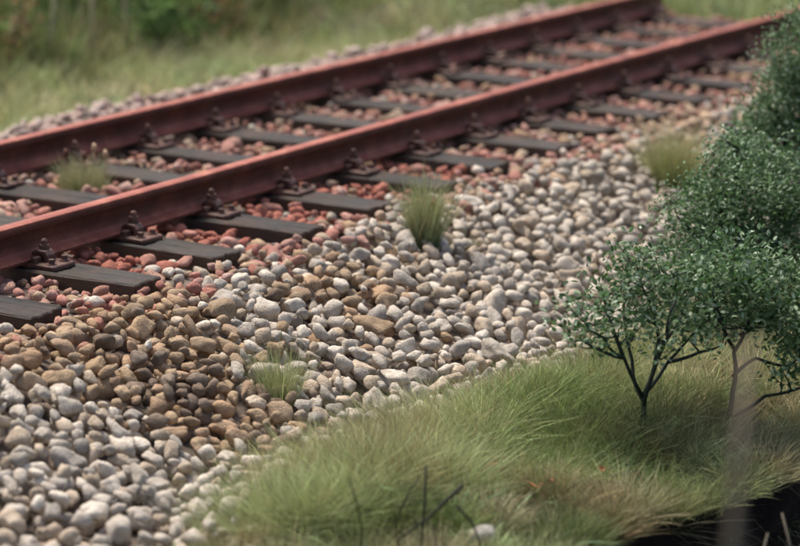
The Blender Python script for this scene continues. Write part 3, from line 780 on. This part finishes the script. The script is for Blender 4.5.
b3 = base_at(742, 326); p3 = project(b3); d3 = p3[2]
limbs = [[b3, at(p3[0]-4, p3[1]-50, d3), at(p3[0]-20, p3[1]-110, d3), at(p3[0]-28, p3[1]-150, d3)],
         [at(p3[0]-2, p3[1]-30, d3), at(p3[0]+40, p3[1]-90, d3), at(p3[0]+60, p3[1]-150, d3)],
         [at(p3[0]-3, p3[1]-40, d3), at(p3[0]-40, p3[1]-80, d3), at(p3[0]-65, p3[1]-110, d3)]]
bl = [blob(702, 222, d3-.1, 42, 42, .32), blob(745, 205, d3, 52, 62, .4), blob(795, 215, d3, 50, 70, .4), blob(725, 262, d3-.2, 52, 36, .35), blob(735, 160, d3+.1, 32, 32, .3)]
cnt += bush('leafy_bush', tuple(b3), limbs, bl, 1050, 17, 'broad dense dark green bush spreading onto the stone shoulder', seed=5, r0=.03, size=(.018, .034), spread=.05)
b4 = base_at(806, 272); p4 = project(b4); d4 = p4[2]
limbs = [[b4, at(p4[0], p4[1]-80, d4), at(p4[0]-4, p4[1]-150, d4), at(p4[0]+2, p4[1]-225, d4)],
         [at(p4[0], p4[1]-60, d4), at(p4[0]+20, p4[1]-120, d4+.1), at(p4[0]+35, p4[1]-190, d4+.1)],
         [at(p4[0], p4[1]-90, d4), at(p4[0]-22, p4[1]-130, d4-.1), at(p4[0]-30, p4[1]-160, d4-.1)]]
bl = [blob(800, 60, d4, 32, 62, .35), blob(785, 115, d4, 38, 48, .35), blob(835, 90, d4, 50, 100, .4), blob(770, 150, d4, 42, 42, .35)]
cnt += bush('leafy_bush', tuple(b4), limbs, bl, 1000, 17, 'tall dense dark green bush hiding the end of the near rail', seed=21, r0=.034, size=(.018, .034), spread=.05)


# ------------------------------------------------------------------ twigs, stalks, dead leaves, odd stone
def stick(name, pts, r0, r1, mat, label, cat_, group=None, tip=None):
    bm = bmesh.new(); n = len(pts); tube(bm, pts, [r0+(r1-r0)*i/(n-1) for i in range(n)], 7)
    o = bm_mesh(name, bm, True)
    return tag(obj(name, o, mat), label, cat_, group)
dg = 10.35
def g_under(P):                                             # point on the turf below P
    return np.array([P[0], P[1], float(land(P[0], P[1]))-.02])
q = [at(426, 466, dg), at(425, 500, dg), at(421, 546, dg-.05)]; stick('twig', [g_under(q[2]), q[2], q[1], q[0]], .004, .006, M_TWIG, 'thin upright dark twig with a thickened tip in the pale grass', 'twig')
q = [at(463, 485, dg), at(447, 500, dg-.02), at(428, 518, dg-.05), at(398, 540, dg-.1)]; stick('twig', [g_under(q[3]), q[3], q[2], q[1], q[0]], .003, .009, M_TWIG, 'thick blackish twig slanting up through the pale grass', 'twig')
q = [at(456, 505, dg-.1), at(466, 516, dg-.1), at(474, 526, dg-.1), at(480, 545, dg-.1)]; stick('twig', [g_under(q[3]), q[3], q[2], q[1], q[0]], .003, .006, M_TWIG, 'short dark twig leaning over the pale grey stone', 'twig')
q = [at(420, 476, dg+.1), at(408, 494, dg+.1), at(396, 520, dg+.1)]; stick('twig', [g_under(q[2]), q[2], q[1], q[0]], .0035, .003, M_TWIG, 'hair thin dark twig leaning beside the upright one', 'twig')
q = [at(349, 478, dg-.2), at(356, 500, dg-.2), at(362, 530, dg-.2)]; stick('twig', [g_under(q[2]), q[2], q[1], q[0]], .0035, .003, M_TWIG, 'lone blurred dark twig in the grass below the stones', 'twig')
q = [at(653, 485, 11.6), at(668, 474, 11.6), at(680, 470, 11.6)]; stick('twig', [g_under(q[0]), q[0], q[1], q[2]], .0035, .003, M_TWIG, 'bent dark twig in the grass near the turf rim', 'twig')
# pale stone in the grass
Ps = base_at(486, 541); me = S_MESH[4].copy(); 
o = obj('stone', me, None); o.location = (Ps[0], Ps[1], float(land(Ps[0], Ps[1]))+.015); o.scale = (.085, .075, .07); o.color = (.40, .39, .37, 1); o.rotation_euler = (.2, .1, .7)
tag(o, 'lone pale grey stone half hidden in the foreground grass', 'stone')
# dead leaves
dl_bm = lambda: None
def dead(px, py, up, s, label):
    P_ = base_at(px, py); z = up
    t = P_+np.array([0, 0, 0.]); d_ = project(P_)[2]; t = at(px, py, d_-.36)
    v = [(0, 0, 0), (.45, .32, .12), (.85, .28, .05), (1.1, 0, .2), (.8, -.3, .1), (.4, -.34, .16), (.5, 0, -.04)]
    rr = random.Random(px)
    R_ = Matrix.Rotation(rr.uniform(0, 6), 3, 'Z') @ Matrix.Rotation(rr.uniform(-.6, .6), 3, 'X')
    vv_ = [R_ @ (Vector(a)*s) for a in v]; vv_ += [a+Vector((0, 0, -.002)) for a in vv_]
    f = [(0, 1, 6), (1, 2, 6), (2, 3, 6), (3, 4, 6), (4, 5, 6), (5, 0, 6)]; f += [(b+7, a+7, c+7) for a, b, c in f]
    f += [(a, a+7, (a+1) % 6+7, (a+1) % 6) for a in range(6)]
    me = bpy.data.meshes.new('dead_leaf'); me.from_pydata(vv_, [], f); o = obj('dead_leaf', me, M_DEAD); o.location = t
    tag(o, label, 'leaf', 'dead leaves in the grass')
for (px, py, s) in [(486, 466, .05), (530, 482, .065), (546, 480, .05), (606, 468, .045), (538, 488, .045)]:
    dead(px, py, .1, s, 'curled orange brown dead leaf caught in the green grass')

# blurred dry stalk standing on the black floor in front of the turf
top = at(748, 345, 5.2); mid = at(739, 470, 5.15); low = at(733, 560, 5.1)
foot = np.array([low[0]+.02, low[1]-.03, -1.64])
stick('dry_stalk', [foot, (foot+low)/2+np.array([.02, 0, 0]), low, mid, top], .018, .008, M_STRAW, 'thick out of focus brownish stalk standing up from the black floor', 'stalk')
for i, (xa, ya, xb, yb, dp) in enumerate([(794, 560, 782, 513, 10.6), (757, 575, 768, 533, 10.4), (772, 590, 806, 540, 10.2)]):
    a = at(xa, ya, dp); b = at(xb, yb, dp); f_ = np.array([a[0], a[1], -1.64])
    stick('dry_stalk', [f_, a, b], .008, .004, M_STRAW, ['thin pale dry stalk rising from the black floor near the frame edge', 'thin pale dry stalk beside the thick blurred one', 'slanting thin pale dry stalk over the black floor'][i], 'stalk')

# ------------------------------------------------------------------ weeds and shrubs of the background
WEED = [('dark green leafy weed in the blurred growth behind the meadow', np.array([[.06, .12, .03], [.10, .18, .05], [.15, .23, .08]])),
        ('yellow green leafy weed in the blurred growth behind the meadow', np.array([[.20, .25, .07], [.26, .30, .11], [.13, .19, .05]])),
        ('brownish dry weed in the blurred growth behind the meadow', np.array([[.32, .19, .09], [.22, .17, .08], [.15, .15, .06]]))]
def weed(x, y, h, kind, seed):
    rr = random.Random(seed); z = float(land(x, y)); root = empty('weed', (x, y, z)); lab, pal = WEED[kind]
    tag(root, lab, 'weed', 'weeds behind the meadow')
    bm = bmesh.new(); C = []
    for k in range(rr.randint(6, 9)):
        a = rr.uniform(0, 6.28); le = rr.uniform(.15, .55)
        tip = Vector((math.cos(a)*le*h, math.sin(a)*le*h, h*rr.uniform(.6, 1.05)))
        pts = wiggle((math.cos(a)*.03, math.sin(a)*.03, -.03), tip, 5, .08, rr); tube(bm, pts, [.012*(1-.13*i) for i in range(6)], 5)
        for _ in range(int(50*h+20)):
            t = rr.uniform(.12, 1); i = min(4, int(t*5)); p = pts[i].lerp(pts[i+1], t*5-i)
            C.append(p+Vector((rr.gauss(0, .08), rr.gauss(0, .08), rr.gauss(0, .06))))
    obj('stems', bm_mesh('stems', bm, True), M_BARK if kind < 2 else M_STRAW, root)
    C = np.array([c[:] for c in C]); cl = pal[rng.integers(0, 3, len(C))]*rng.uniform(.7, 1.3, (len(C), 1))
    lv = obj('leaves', leaves_mesh('leaves', C, (.05, .11), cl), M_WEED, root); lv['kind'] = 'stuff'
k = 0
rw = random.Random(4)
for row, (xr, n) in enumerate([(-5.7, 11), (-6.5, 15), (-7.6, 17), (-9.4, 15)]):
    for i in range(n):
        yy = 6.0+i*(1.2 if row == 0 else .78+row*.12)+rw.uniform(-.25, .25)+row*.6
        weed(xr+rw.uniform(-.4, .4), yy, rw.uniform(.5, .9)+row*.25, rw.choices((0, 1, 2), (.38, .3, .32))[0], 200+k); k += 1
for i in range(7):
    weed(-3.5+i*1.05+rw.uniform(-.3, .3), 18+rw.uniform(-1.2, 1.5), rw.uniform(.7, 1.2), rw.choices((0, 1), (.6, .4))[0], 400+i)
for i, (px, py, X) in enumerate([(90, 40, -5.4), (130, 40, -5.5), (234, 20, -5.5), (290, 30, -5.5), (505, 8, -5.2), (382, 18, -5.4), (45, 45, -5.6)]):
    d = ray(px, py); P_ = CAM + d*((X-CAM[0])/d[0]); z = float(land(P_[0], P_[1]))
    lean = [0.06, -.12, .5, .16, -.1, -.08, .2][i]
    stick('dry_stalk', [(P_[0], P_[1], z-.03), (P_[0]+lean*.15, P_[1]+lean*.3, z+.4), (P_[0]+lean*.3, P_[1]+lean*.6, z+1.1)], .022, .012, M_PALE,
          'pale dry stalk among the blurred weeds behind the meadow', 'stalk', 'dry stalks behind the meadow')
